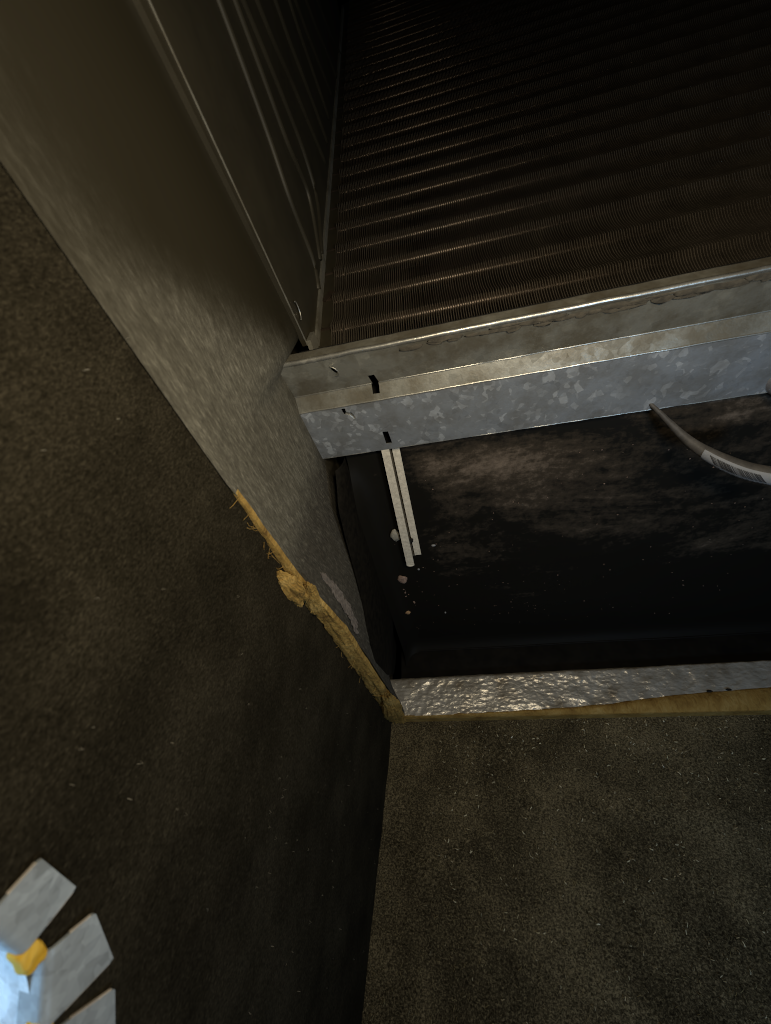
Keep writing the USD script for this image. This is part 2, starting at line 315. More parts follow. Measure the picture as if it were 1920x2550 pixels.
WL = thing('wall_left', 'left duct wall lined with dark brown fibrous mat, pierced by the round collar', 'duct wall', kind='structure')
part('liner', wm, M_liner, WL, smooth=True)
part('sheet_metal_back', bk, M_plate, WL)

def fwall(u, v):                                                        # back wall, z = 0
    x, y = u, v
    z = 0.0022 * fb(np.stack([x, y, 0 * x], -1), 26, 4, 9)
    crease = 0.0022 * np.exp(-((y + 0.083 + 0.02 * (x - 0.2)) / 0.004) ** 2) * np.clip((x - 0.12) / 0.08, 0, 1)
    edge = np.clip((0.0 - y) / 0.015, 0, 1)
    return np.stack([x, y, (z + crease) * edge], -1)
wb = grid(fwall, 110, 80, -0.075, 0.8, -0.62, 0.0)
if wb.face_normals[:, 2].mean() < 0: wb.invert()
WB = thing('wall_back', 'back duct wall lined with dark fibrous mat, below the foil strip', 'duct wall', kind='structure')
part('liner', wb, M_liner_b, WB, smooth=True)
part('sheet_metal_back', trimesh.creation.box(bounds=[[-0.075, -0.62, -0.03], [0.8, -0.002, -0.012]]), M_plate, WB)

def fibres(n, sample, nrm, lo, hi, r):
    out = []
    for _ in range(n):
        c = sample(); L = rng.uniform(lo, hi); th = rng.uniform(0, 2 * np.pi)
        a = np.cross(nrm, [0.3, 0.5, 0.8]); a /= np.linalg.norm(a); b = np.cross(nrm, a)
        d = math.cos(th) * a + math.sin(th) * b; s = np.cross(nrm, d)
        k = rng.uniform(-0.14, 0.14) * L
        pts = [c - d * L / 2 + nrm * 0.0003, c + s * k + nrm * rng.uniform(0.0006, 0.0022), c + d * L / 2 + nrm * 0.0004]
        out.append(tube(pts, r * rng.uniform(0.6, 1.3), 3, caps=False))
    return cat_(out)
Zp = np.array([0, 0, 1.0])
part('loose_fibres', fibres(1500, lambda: np.array([rng.uniform(-0.02, 0.45), -0.26 * rng.random() ** 1.1, 0.0006]), Zp, 0.0012, 0.0040, 0.00016), M_fibre, WB, kind='stuff')
part('loose_fibres', fibres(420, lambda: np.array([rng.uniform(0.05, 0.45), -0.24 * rng.random() ** 1.6, 0.0008]), Zp, 0.0008, 0.0030, 0.00034), M_bright_fibre, WB, kind='stuff')
def on_left():
    y, z = -0.2 * rng.random() ** 0.8, rng.uniform(0.02, 0.5)
    while (y + 0.1845) ** 2 + (z - 0.4040) ** 2 < 0.068 ** 2: y, z = -0.2 * rng.random(), rng.uniform(0.02, 0.5)
    return np.array([0.1 * y + float(left_dx(y, z)), y, z]) + NW * 0.0010
part('loose_fibres', fibres(90, on_left, NW, 0.0006, 0.0014, 0.00006), M_pale_fibre, WL, kind='stuff')
# gold insulation that peeps out between the collar's tabs
PITCH = math.radians(30.6)
for k in range(11):
    a = math.radians(-28.5) - k * PITCH
    er = math.cos(a) * E1 + math.sin(a) * E2; et = -math.sin(a) * E1 + math.cos(a) * E2
    m = trimesh.creation.box((1, 1, 1)); m = m.subdivide().subdivide().subdivide()
    q = np.asarray(m.vertices)
    q = q / (np.abs(q) ** 7).sum(1)[:, None] ** (1 / 7) * 0.5
    q = q * (1 + 0.35 * fb(q + k * 2.1, 2.6, 3, k + 20)[:, None])
    loc = q * [0.0046, 0.0086, 0.0050] * rng.uniform(0.94, 1.06)
    m.vertices = RING + loc[:, :1] * er + er * 0.0430 + loc[:, 1:2] * et + (loc[:, 2:3] - 0.0022) * NW
    part('insulation_tuft', m, M_gold, WL, smooth=40)

# ------------------------------------------------------------------ the round collar with its fan of bent tabs
CO = thing('duct_collar', 'round galvanized duct collar with a fan of bent tabs, blue daylight inside', 'duct collar', RING)
def ring_pt(a, r, h): return RING + r * (math.cos(a) * E1 + math.sin(a) * E2) + h * NW
def sleeve(u, v):
    return RING + R_BEND * (np.cos(u)[..., None] * E1 + np.sin(u)[..., None] * E2) + v[..., None] * NW
s_in = grid(sleeve, 97, 6, 0, 2 * math.pi, -0.11, -0.004)
def sleeve2(u, v):
    return RING + (R_BEND + 0.0012) * (np.cos(u)[..., None] * E1 + np.sin(u)[..., None] * E2) + v[..., None] * NW
s_out = grid(sleeve2, 97, 6, 0, 2 * math.pi, -0.11, -0.004)
part('sleeve', cat_([s_in, s_out]), M_sleeve, CO, smooth=60)
# each tab: the middle of its tip in the wall's plane (relative to the ring) and the way it points; the first three are the ones in the frame's corner
TABS = [(0.0530, 0.4040 - 0.4172, -21.6, 0.0084, 2.0), (0.0395, -0.0405, -53.0, 0.0089, 20.0), (0.0208, -0.0606, -74.0, 0.0087, 25.0)]
for k in range(3, 12):
    a = math.radians(-42.0 - (k - 1) * 30.0)
    TABS.append((0.0590 * math.cos(a), 0.0590 * math.sin(a), math.degrees(a) - 8 + rng.uniform(-4, 4), 0.0087, 5.0))
for k, (tu, tv, ang, hw, skew) in enumerate(TABS):
    a = math.radians(ang)
    er = math.cos(a) * E1 + math.sin(a) * E2; et = -math.sin(a) * E1 + math.cos(a) * E2
    dx, dy = math.cos(a), math.sin(a)
    b_ = tu * dx + tv * dy; c2 = tu * tu + tv * tv - (R_BEND + 0.0006) ** 2
    L_t = b_ - math.sqrt(max(b_ * b_ - c2, 0)) if b_ * b_ > c2 else 0.0155        # length from the ring to the tip
    root = RING + (tu - dx * L_t) * E1 + (tv - dy * L_t) * E2
    tilt = rng.uniform(-0.0005, 0.0012) if k > 2 else 0.0
    prof = [(0.0, -0.0075)] + [(0.0018 * (1 - math.cos(t)), -0.0012 + 0.0018 * math.sin(t)) for t in np.linspace(0, math.pi / 2, 7)] + [(L_t * 0.4, 0.0009), (L_t * 0.7, 0.0013), (L_t - 0.0008, 0.0017), (L_t, 0.0018)]
    vs, fs = [], []
    for i, (r, h) in enumerate(prof):
        j0, j1 = prof[max(i - 1, 0)], prof[min(i + 1, len(prof) - 1)]
        d = np.array([j1[0] - j0[0], j1[1] - j0[1]]); d /= np.linalg.norm(d); nn = np.array([-d[1], d[0]])
        w = hw - (0.0004 if i == len(prof) - 1 else 0)
        hh = h + tilt * max(0, r / 0.015)
        for sgn in (-1, 1):
            for th in (0.00045, -0.00045):
                vs.append(root + (r + nn[0] * th - sgn * w * math.tan(math.radians(skew)) * max(0, r / L_t) ** 3) * er + (hh + nn[1] * th) * NW + sgn * w * et)
    n = len(prof)
    for i in range(n - 1):
        b, c = i * 4, i * 4 + 4
        for q in ((0, 2, 2 + 4, 0 + 4), (3, 1, 1 + 4, 3 + 4), (1, 0, 4, 5), (2, 3, 7, 6)):
            q = [b + t for t in q]; fs += [[q[0], q[1], q[2]], [q[0], q[2], q[3]]]
    e = (n - 1) * 4; fs += [[e, e + 2, e + 3], [e, e + 3, e + 1], [0, 3, 2], [0, 1, 3]]
    tb = trimesh.Trimesh(np.array(vs), np.array(fs), process=False); tb.fix_normals()
    t = part('tab', tb, M_tab, CO, smooth=35)
    if k < 4:
        es = [bar(root + 0.005 * er + 0.0008 * NW + q * (hw + 0.0001) * et, root + (L_t - 0.001 - q * hw * math.tan(math.radians(skew))) * er + (0.0016 + tilt) * NW + q * (hw + 0.0001) * et, 0.0005, 0.0007, NW) for q in (-1, 1)]
        part('cut_edge', cat_(es), M_tab_edge, t)
aim(sky, RING - 0.055 * NW, RING + 0.2 * NW)

# ------------------------------------------------------------------ cabinet side panel (grey, dusty), its torn insulation edge
GZ = np.array([-0.01, 0.0, 0.1, 0.2, 0.25, 0.3, 0.33, 0.37, 0.42, 1.0])
GX = np.array([0.0185, 0.0183, 0.0165, 0.0148, 0.0120, 0.0050, 0.0012, 0.0006, 0.0006, 0.0006])
def sst(q, a, b):
    t = np.clip((q - a) / (b - a), 0, 1); return t * t * (3 - 2 * t)
def side_x(z): return np.interp(z, GZ, GX)
SP = thing('cabinet_side_panel', 'dusty grey inner side panel with torn yellow insulation along its lower edge', 'side panel', (0, 0, 0.4))
def fside(u, v):
    y = u ** 1.8 * 0.95; z = v
    x = side_x(z) + 0.0016 * fb(np.stack([0 * y, y, z * 0.5], -1), 40, 4, 5) * np.clip((0.12 - y) / 0.1, 0, 1) * np.clip(y / 0.006, 0.2, 1)
    x = x - 0.0215 * sst(y, -0.001, 0.045) * (1 - sst(z, 0.03, 0.15)) + 0.0140 * sst(y, 0.035 - 0.36 * (z - 0.415), 0.128 - 0.36 * (z - 0.415)) * sst(z, 0.408, 0.424)
    y = y - 0.004 * sst(z, 0.385, 0.41)
    return np.stack([x, y, z], -1)
sp = grid(fside, 90, 160, 0, 1, -0.005, 0.95)
if sp.face_normals[:, 0].mean() < 0: sp.invert()
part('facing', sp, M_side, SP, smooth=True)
part('sheet_metal_back', trimesh.creation.box(bounds=[[-0.03, 0.002, -0.01], [-0.0105, 0.95, 0.95]]), M_plate, SP)
RZ, RX = np.array([-0.004, 0.011, 0.155, 0.254, 0.29, 0.326, 0.375, 0.414, 0.43]), np.array([0.0185, 0.0180, 0.0138, 0.0130, 0.0080, 0.0036, 0.0014, 0.0006, 0.0006])
def fedge(u, v):
    z = v * 0.426 - 0.003
    q = np.stack([u * 0.02, 0 * u, z], -1)
    x0 = np.interp(z, LEFT_Z, LEFT_X) - 0.0008 + 0.0030 * fb(q * [0, 1, 1], 90, 4, 31) * np.clip(z / 0.05, 0, 1); x1 = np.interp(z, RZ, RX) + 0.0012 * fb(q * [0, 1, 1], 70, 3, 33)
    x = x0 + (x1 - x0) * u
    wdt = np.clip((x1 - x0) / 0.02, 0.1, 1)
    y = -0.0022 - 0.0020 * wdt * np.sin(np.pi * np.clip(u, 0, 1)) ** 0.7 + 0.0038 * wdt * fb(np.stack([x, 0 * x, z], -1) * [4, 1, 0.4], 80, 5, 35)
    y = np.where(u >= 0.999, 0.0005, y); y = np.where(u <= 0.001, 0.0, y)
    return np.stack([x, y, z], -1)
ye = grid(fedge, 22, 240)
if ye.face_normals[:, 1].mean() > 0: ye.invert()
part('insulation_edge', ye, M_yellow, SP, smooth=True)
# ragged tufts pulled out of that edge
def tuft(c, r, rot, seed):
    m = trimesh.creation.icosphere(subdivisions=5)
    v = np.asarray(m.vertices)
    d = 1 + 0.9 * fb(v + seed, 1.6, 3, seed) + 0.30 * fb(v * [4, 4, 1.0] + seed, 2.4, 4, seed + 1)
    v = v * d[:, None] * r
    ca, sa = math.cos(rot), math.sin(rot)
    v = np.stack([ca * v[:, 0] - sa * v[:, 2], v[:, 1], sa * v[:, 0] + ca * v[:, 2]], 1)
    m.vertices = v + c; return m
part('insulation_tuft', tuft((-0.0042, -0.0085, 0.3250), np.array([0.0105, 0.0045, 0.019]), -0.12, 3), M_yellow, SP, smooth=True)
part('insulation_tuft', tuft((0.0045, -0.0055, 0.3080), np.array([0.0055, 0.0018, 0.018]), -0.2, 8), M_yellow, SP, smooth=True)
part('insulation_tuft', tuft((0.0095, -0.0045, 0.060), np.array([0.0105, 0.0045, 0.050]), -0.10, 12), M_yellow, SP, smooth=True)
fr = []
for _ in range(70):                                                  # frayed strands along the torn edge
    z = 0.405 * rng.random() ** 1.1 + 0.005; x0, x1 = np.interp(z, LEFT_Z, LEFT_X), np.interp(z, RZ, RX)
    x = x0 + (x1 - x0) * rng.uniform(-0.15, 1.0); L = rng.uniform(0.003, 0.011)
    d = np.array([rng.normal(0, 0.5), -abs(rng.normal(0, 0.35)), rng.normal(0, 1.0)]); d /= np.linalg.norm(d)
    p = np.array([x, -0.0045 - 0.002 * rng.random(), z]); k = np.array([0, -1, 0]) * rng.uniform(0, 0.3) * L
    fr.append(tube([p - d * L / 2, p + k, p + d * L / 2 + 0.3 * L * rng.normal(0, 0.3, 3)], rng.uniform(0.00009, 0.0002), 3, caps=False))
part('frayed_strands', cat_(fr), M_yellow, SP, kind='stuff')
# scuffed patch where the facing has been peeled
pp = Polygon([(0.020, 0.300), (0.024, 0.283), (0.021, 0.262), (0.016, 0.240), (0.007, 0.228), (0.0045, 0.236), (0.010, 0.254), (0.0125, 0.272), (0.0145, 0.290), (0.017, 0.302)])
rim_ = [pp.exterior.interpolate(q) for q in np.arange(0, pp.length, 0.0016)]
pp = Polygon([(q.x + rng.normal(0, 0.0009), q.y + rng.normal(0, 0.0022)) for q in rim_]).buffer(0)
pp = pp if pp.geom_type == 'Polygon' else max(pp.geoms, key=lambda q: q.area)
v2, f2 = trimesh.creation.triangulate_polygon(pp, engine='earcut')
m = trimesh.Trimesh(np.column_stack([0 * v2[:, 0], v2[:, 0], v2[:, 1]]), f2, process=False)
vv, ff = trimesh.remesh.subdivide_to_size(m.vertices, m.faces, 0.0022); vv = vv.copy()
vv[:, 0] = side_x(vv[:, 2]) + 0.0007 + 0.0020 * np.abs(fb(vv * [1, 3, 1], 160, 3, 44))
m = trimesh.Trimesh(vv, ff, process=False)
if m.face_normals[:, 0].mean() < 0: m.invert()
part('peeled_patch', m, M_pink, SP, smooth=True)

# ------------------------------------------------------------------ cabinet back: foil faced board, amber cut edge
FB = thing('foil_faced_board', 'crinkled silver foil facing above the back wall with amber insulation showing below', 'insulation board', (0.2, 0, 0))
FXE = np.array([0.0, 0.05, 0.12, 0.19, 0.25, 0.31, 0.37, 0.42, 0.8])
FYE = np.array([-0.0030, -0.0018, 0.0000, 0.0025, 0.0062, 0.0125, 0.0160, 0.0185, 0.022])
def ffoil(u, v):
    x = u
    y0 = np.interp(x, FXE, FYE) + 0.0015 * fb(np.stack([x, 0 * x, 0 * x], -1), 60, 4, 51)
    y1 = 0.0432 + 0.0035 * np.clip(x / 0.4, 0, 1.4) + 0.0008 * fb(np.stack([x, 0 * x, 0 * x], -1), 45, 3, 52)
    y = y0 + (y1 - y0) * np.clip(v, 0, 1)
    z = 0.0215 + 0.0030 * fb(np.stack([x * 0.8, y, 0 * x], -1), 75, 4, 53) + 0.0011 * fb(np.stack([x, y, 0 * x], -1), 150, 2, 54)
    roll = np.clip((v - 0.9) / 0.1, 0, 1)
    z = z - 0.004 * roll ** 2
    return np.stack([x, y, z], -1)
fo = grid(ffoil, 340, 34, -0.006, 0.8, 0, 1)
if fo.face_normals[:, 2].mean() < 0: fo.invert()
part('foil_facing', fo, M_foil, FB, smooth=True)
def famber(u, v):
    x = u; y1 = np.interp(x, FXE, FYE) + 0.002
    y = -0.0032 + (y1 + 0.0032) * v
    z = 0.0185 + 0.0030 * np.sin(np.pi * np.clip(v, 0, 1)) + 0.003 * fb(np.stack([x, y, 0 * x], -1), 60, 4, 55)
    z = np.where(v >= 0.999, 0.017, z)
    return np.stack([x, y, z], -1)
am = grid(famber, 200, 14, 0.012, 0.8)
if am.face_normals[:, 2].mean() < 0: am.invert()
part('insulation_edge', am, M_amber, FB, smooth=True)
part('board_core', trimesh.creation.box(bounds=[[0.012, -0.0028, -0.011], [0.8, 0.04, 0.0145]]), M_amber, FB)
for (x, y) in ((0.352, 0.0155), (0.371, 0.0165)):
    part('burn_spot', lump((x, y, 0.0222), np.array([0.0028, 0.0012, 0.0006]), int(x * 1000), 0.5), M_dark, FB, smooth=True)

# ------------------------------------------------------------------ black drain pan seen from below
PN = np.array([0.0, 1.0, -0.1]); PN /= np.linalg.norm(PN)
def pan_y(z): return 0.09 + 0.1 * (z - 0.012)
DP = thing('drain_pan', 'black plastic drain pan with dust blown over its underside', 'drain pan', (0.3, 0.09, 0.1))
def fpan(u, v):
    x, z = u, v
    y = pan_y(z) + 0.0012 * fb(np.stack([x, 0 * x, z], -1), 30, 3, 61)
    y = y - 0.010 * np.exp(-(z - 0.012) / 0.006)                       # rounded foot of the rim
    y = y - 0.020 * np.exp(-np.maximum(x - 0.0185, 0) / 0.006) * (1 - sst(z, 0.27, 0.322))           # and of the side
    return np.stack([x, y, z], -1)
pm = grid(fpan, 170, 110, 0.0185, 0.8, 0.012, 0.345)
if pm.face_normals[:, 1].mean() > 0: pm.invert()
part('underside', pm, M_pan, DP, smooth=True)
def frim(u, v):
    x = u; y = 0.034 + v * (0.0805 - 0.034)
    return np.stack([x, y, 0.0122 - 0.0008 * v + 0.0006 * fb(np.stack([x, y, 0 * x], -1), 30, 3, 62)], -1)
rm = grid(frim, 80, 12, 0.012, 0.8)
if rm.face_normals[:, 2].mean() < 0: rm.invert()
part('rim', rm, M_rim, DP, smooth=True)
part('rim_bead', tube([(x, 0.0802 + 0.0004 * math.sin(x * 31), 0.0122) for x in np.linspace(0.03, 0.8, 40)], 0.0011, 8), M_black, DP, smooth=True)
SZ = np.array([0.026, 0.12, 0.170, 0.197, 0.225, 0.262, 0.308, 0.33])
SY = np.array([0.046, 0.012, 0.006, 0.0140, 0.0374, 0.0546, 0.074, 0.106])
def fskirt(u, v):
    z = v; y0 = np.interp(z, SZ, SY); y = y0 + (pan_y(z) - 0.004 - y0) * u
    x = np.maximum(0.0185, side_x(z) + 0.0015) - 0.012 * (1 - sst(z, 0.03, 0.12)) - 0.0055 * (1 - u) ** 3 * (0.5 + 0.5 * sst(z, 0.15, 0.3)) + 0.0006 * fb(np.stack([0 * z, y, z], -1), 60, 3, 71)
    return np.stack([x, y, z], -1)
sk = grid(fskirt, 16, 60, 0, 1, 0.026, 0.326)
if sk.face_normals[:, 0].mean() < 0: sk.invert()
part('side_wall', sk, M_skirt, DP, smooth=True)

# ------------------------------------------------------------------ galvanised support channel
CH = thing('support_channel', 'galvanized steel support channel running under the coil, with punched slots', 'channel', (0.2, 0.11, 0.38))
PR = np.array([(0.1110, 0.4174), (0.1025, 0.4154), (0.1120, 0.3880), (0.1080, 0.3770), (0.1142, 0.3296), (0.1300, 0.3280)])
def face(i, holes, mt, name, label=None, x0=0.0, x1=0.8, edge=None):
    a, b = np.array([0, *PR[i]]), np.array([0, *PR[i + 1]])
    L = np.linalg.norm(b - a); d = (b - a) / L
    if edge is None: pl = sbox(x0, 0, x1, L)
    else: pl = Polygon(edge(L))
    for h in holes: pl = pl.difference(Polygon(h))
    g = pl if pl.geom_type == 'Polygon' else max(pl.geoms, key=lambda q: q.area)
    ex = np.array([1.0, 0, 0]); nrm = np.cross(ex, d)
    m = frame_extrude(g, 0.0009, a - nrm * 0.00045, ex, d)
    return part(name, m, mt, CH, label=label)
inner = trimesh.creation.box(bounds=[[0.01, 0.1275, 0.335], [0.8, 0.1285, 0.412]])
part('slot_backing', inner, M_dark, CH)  # added dark sheet, so the slots read as deep shade
# slots measured from each bend along the face
def s_on(i, z): return (z - PR[i][1]) / (PR[i + 1][1] - PR[i][1]) * np.linalg.norm(PR[i + 1] - PR[i])
slotA = [(0.0561, s_on(1, .3953)), (0.0607, s_on(1, .3952)), (0.0630, s_on(1, .3865)), (0.0630, 0.05), (0.0566, 0.05), (0.0582, s_on(1, .3857))]
slotA2 = [(0.0575, -0.01), (0.0628, -0.01), (0.0618, s_on(2, .3812)), (0.0568, s_on(2, .3813))]
slotB = [(0.0562, s_on(3, .3482)), (0.0606, s_on(3, .3479)), (0.0615, s_on(3, .3352)), (0.0566, s_on(3, .3354))]
crack = [(0.0315, s_on(3, .3751)), (0.0345, s_on(3, .3749)), (0.0345, s_on(3, .3719)), (0.0383, s_on(3, .3704)), (0.0400, s_on(3, .3657)), (0.0387, s_on(3, .3641)), (0.0362, s_on(3, .3683)), (0.0323, s_on(3, .3698))]
tear = [(0.0345, s_on(1, .4075)), (0.0375, s_on(1, .4060)), (0.0385, s_on(1, .4030)), (0.0365, s_on(1, .4015)), (0.0345, s_on(1, .4045))]
def lip_edge(L):
    xs = np.linspace(0, 0.8, 180); w = 0.0006 * (meshkit.noise(np.stack([xs * 160, 0 * xs, 0 * xs], -1), 4) - 0.5)
    return [(x, d) for x, d in zip(xs, w)] + [(0.8, L), (0.0, L)]
face(0, [], M_galv_dirty_warmlit, 'top_lip', edge=lip_edge)
face(1, [slotA, tear], M_galv_dirty_warmlit, 'upper_face')
face(2, [slotA2], M_galv_dirty_warmlit, 'crease_strip')
face(3, [slotB, crack], M_galv, 'lower_face')
face(4, [], M_galv, 'bottom_flange')
def bend(i, r, x0=0.0, gap=None, amp=0.0003):
    spans = [(x0, 0.8)] if gap is None else [(x0, gap[0]), (gap[1], 0.8)]
    ms = []
    for a, b in spans:
        n = max(3, int((b - a) * 140)); xs = np.linspace(a, b, n)
        w = amp * (meshkit.noise(np.stack([xs * 120, 0 * xs + i, 0 * xs], -1), i) - 0.5)
        ms.append(tube(np.stack([xs, PR[i][0] + w, PR[i][1] + w], -1), r, 8))
    part('bend', cat_(ms), M_bend, CH, smooth=True)
bend(1, 0.0016); bend(2, 0.0008, gap=(0.0570, 0.0629)); bend(3, 0.0009); bend(4, 0.0006)
part('punched_flap', bar((0.0345, 0.1092, 0.3712), (0.0392, 0.1100, 0.3640), 0.0030, 0.0005, (0, -1, -0.35)), M_bend, CH)
cu = [(0.0345, 0.1040, 0.4080), (0.0372, 0.1030, 0.4072), (0.0392, 0.1035, 0.4040), (0.0385, 0.1052, 0.4012), (0.0362, 0.1060, 0.4005)]
part('torn_burr', tube(cu, 0.00035, 6), M_bend, CH, smooth=True)
# caked dirt under the top bend and small blotches on the faces
up = (PR[2] - PR[1]) / np.linalg.norm(PR[2] - PR[1]); upn = np.array([-up[1], up[0]]);  upn = upn if upn[0] < 0 else -upn
dirt = []
for k in range(120):
    x = 0.07 + 0.6 * rng.random() ** 1.0; s = 0.0028 + 0.0035 * rng.random() * min(1, x / 0.15)
    q = PR[1] + up * s + upn * 0.0005
    dirt.append(lump((x, *q), np.array([rng.uniform(0.003, 0.012), 0.00035, rng.uniform(0.0008, 0.0026)]), k, 0.55, 1))
part('caked_dirt', cat_(dirt), M_grime_and_shade, CH, smooth=True, kind='stuff')

# ------------------------------------------------------------------ white strut
BR = thing('strut', 'off-white ribbed plastic strut standing between channel and black pan', 'strut', (0.055, 0.11, 0.26))
def strip(xa, xb, xc, xd, zt, zb, o, th):                           # xa..xb at the top end, xc..xd at the foot
    v = []
    for (x, z) in ((xa, zt), (xb, zt), (xd, zb), (xc, zb)):
        for t in (0, th): v.append((x, pan_y(z) - o + t, z))
    f = [[0, 2, 4], [0, 4, 6], [1, 5, 3], [1, 7, 5], [0, 1, 3], [0, 3, 2], [2, 3, 5], [2, 5, 4], [4, 5, 7], [4, 7, 6], [6, 7, 1], [6, 1, 0]]
    m = trimesh.Trimesh(np.array(v), np.array(f), process=False); m.fix_normals(); return m
part('front_flange', strip(0.0512, 0.0576, 0.0486, 0.0566, 0.3305, 0.1862, 0.0078, 0.0011), M_white, BR)
part('web', strip(0.0512, 0.0520, 0.0486, 0.0494, 0.3305, 0.1862, 0.0067, 0.0055), M_white, BR)
part('groove_shade', strip(0.0521, 0.0600, 0.0495, 0.0595, 0.3305, 0.1930, 0.0012, 0.0008), M_grime_and_shade, BR)  # dark strip added for the shade in the groove
part('rear_flange', strip(0.0594, 0.0655, 0.0588, 0.0655, 0.3305, 0.1965, 0.0034, 0.0011), M_white, BR)
part('foot_cap', lump((0.0527, pan_y(0.186) - 0.0066, 0.1858), np.array([0.0041, 0.0018, 0.0016]), 5, 0.15), M_white, BR, smooth=True)
part('screw', trimesh.creation.cylinder(0.0014, 0.003, sections=10, transform=trimesh.geometry.align_vectors([0, 0, 1], [0, 1, 0]) if False else np.array([[1, 0, 0, 0.0597], [0, 0, 1, 0.1042], [0, -1, 0, 0.2225], [0, 0, 0, 1.0]])), M_dark, BR)

# crumbs stuck to the pan
def stuck(x, z, r, mt, name, label, cat, seed, group=None):
    solo(name, lump((x, pan_y(z) - min(r) * 0.5, z), np.array(r), seed, 0.45), mt, label, cat, group, smooth=True)
stuck(0.0339, 0.0922, (0.0036, 0.0022, 0.0034), M_tan, 'dirt_lump', 'single round tan lump on the black pan, lowest below the strut', 'dirt lump', 1)
stuck(0.0385, 0.1560, (0.0052, 0.0026, 0.0070), M_crumb, 'dirt_lump', 'crumbly pinkish brown lump just below the strut foot', 'dirt lump', 2)
stuck(0.0430, 0.2262, (0.0045, 0.0030, 0.0085), M_pale_fibre, 'lint_clump', 'pale lint clump sticking out left of the strut', 'lint clump', 3)
stuck(0.0590, 0.1700, (0.0013, 0.0010, 0.0013), M_tagp, 'white_speck', 'tiny bright white speck beside the strut foot', 'speck', 4)
stuck(0.0795, 0.2050, (0.0022, 0.0010, 0.0012), M_tagp, 'white_speck', 'two-lobed white speck right of the strut on the pan', 'speck', 6)
stuck(0.0800, 0.0840, (0.0010, 0.0008, 0.0018), M_tagp, 'white_speck', 'tiny white speck low on the pan right of the tan lump', 'speck', 7)
cr = [lump((0.036 + rng.normal(0, 0.0035), 0.0985 + 0.1 * (z - 0.1), z), np.array([1, .7, 1]) * rng.uniform(0.0005, 0.0013), k, 0.4, 1) for k, z in enumerate(rng.uniform(0.105, 0.15, 16))]
for c in cr: c.vertices[:, 1] += pan_y(c.vertices[:, 2].mean()) - c.vertices[:, 1].mean() - 0.0006
for k in range(170):
    x, z = 0.03 + 0.35 * rng.random() ** 1.3, rng.uniform(0.05, 0.3)
    cr.append(lump((x, pan_y(z) - 0.0003, z), np.array([1, .5, 1]) * rng.uniform(0.0002, 0.0007), k + 40, 0.4, 1))
solo('crumbs', cat_(cr), M_crumb, 'fine reddish crumbs and specks scattered over the black pan', 'crumbs', kind='stuff', smooth=True)

# ------------------------------------------------------------------ the coil slab
SD = np.array([0, 1, 0.31]); SD /= np.linalg.norm(SD); SN = np.array([0, -0.31, 1]); SN /= np.linalg.norm(SN)
S0 = np.array([0, 0.1516, 0.4052]); ROW = 0.0355
CL = thing('evaporator_coil', 'dark finned evaporator coil slab rising above the channel into shadow', 'coil', S0 + [0.2, 0, 0])
ss = np.concatenate([np.arange(-0.03, 0.40, ROW / 10), np.arange(0.40, 1.0, ROW / 6)])
ph = ((ss - 0.0175) / ROW + 0.5) % 1.0 - 0.5
ridge = 0.0024 * np.exp(-(ph / 0.13) ** 2) + 0.0008 * np.cos(2 * np.pi * ph)
xs_f = np.arange(0.0280, 0.56, 0.00172)
fv, ffc, off = [], [], 0
for k, x in enumerate(xs_f):
    jit = 0.00012 * (meshkit.noise(np.stack([ss * 60, 0 * ss + k * 0.35, 0 * ss], -1), 3) - 0.5) + 0.00008 * rng.normal()
    hgt = ridge + 0.0005 * (meshkit.noise(np.stack([ss * 45, 0 * ss + k * 0.2, 0 * ss], -1), 5) - 0.5)
    Fp = S0 + ss[:, None] * SD + hgt[:, None] * SN + np.stack([x + jit, 0 * ss, 0 * ss], -1)
    Bp = Fp - 0.016 * SN
    w = np.array([0.00026, 0, 0]); n = len(ss)
    fv += [Bp - w, Fp - w, Fp + w, Bp + w]
    i = np.arange(n - 1)
    for c0, c1 in ((0, 1), (1, 2), (2, 3)):
        a, b = off + c0 * n + i, off + c1 * n + i
        ffc += [np.stack([a, b, b + 1], 1), np.stack([a, b + 1, a + 1], 1)]
    off += 4 * n
fins = trimesh.Trimesh(np.vstack(fv), np.vstack(ffc), process=False)
part('fins', fins, M_fin, CL, kind='stuff')
for k in range(27):
    s = 0.0175 + k * ROW
    c = S0 + s * SD - 0.0045 * SN
    part('tube', tube([c + [x, 0, 0] for x in (0.0165, 0.022, 0.2, 0.56)], 0.0050, 12), M_copper, CL, smooth=True)
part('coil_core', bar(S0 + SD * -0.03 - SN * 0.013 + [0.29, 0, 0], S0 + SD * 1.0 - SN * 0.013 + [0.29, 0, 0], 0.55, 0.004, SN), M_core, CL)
# sheet metal end plate of the coil, with pressed ribs
ep = Polygon([(0.1290, 0.4150), (0.1516, 0.4052), (0.90, 0.4052 + 0.31 * 0.7484), (0.90, 0.80), (0.02, 0.80), (0.0822, 0.5509)])
def yz(poly, x0, t):
    m = trimesh.creation.extrude_polygon(poly, t, engine='earcut'); v = np.asarray(m.vertices)
    m.vertices = np.stack([x0 + v[:, 2], v[:, 0], v[:, 1]], 1); return m
EP = part('end_plate', yz(ep, 0.0135, 0.0035), M_plate, CL)
part('end_plate_flange', bar(S0 + SD * 0.0 + SN * 0.0015 + [0.0172, 0, 0], S0 + SD * 0.9 + SN * 0.0015 + [0.0172, 0, 0], 0.0032, 0.010, SN), M_galv_dirty_warmlit, CL)
part('end_plate_hem', bar((0.0172, 0.1290, 0.4150), (0.0172, 0.02, 0.80), 0.0009, 0.0006, (1, 0, 0)), M_galv_dirty_warmlit, CL)
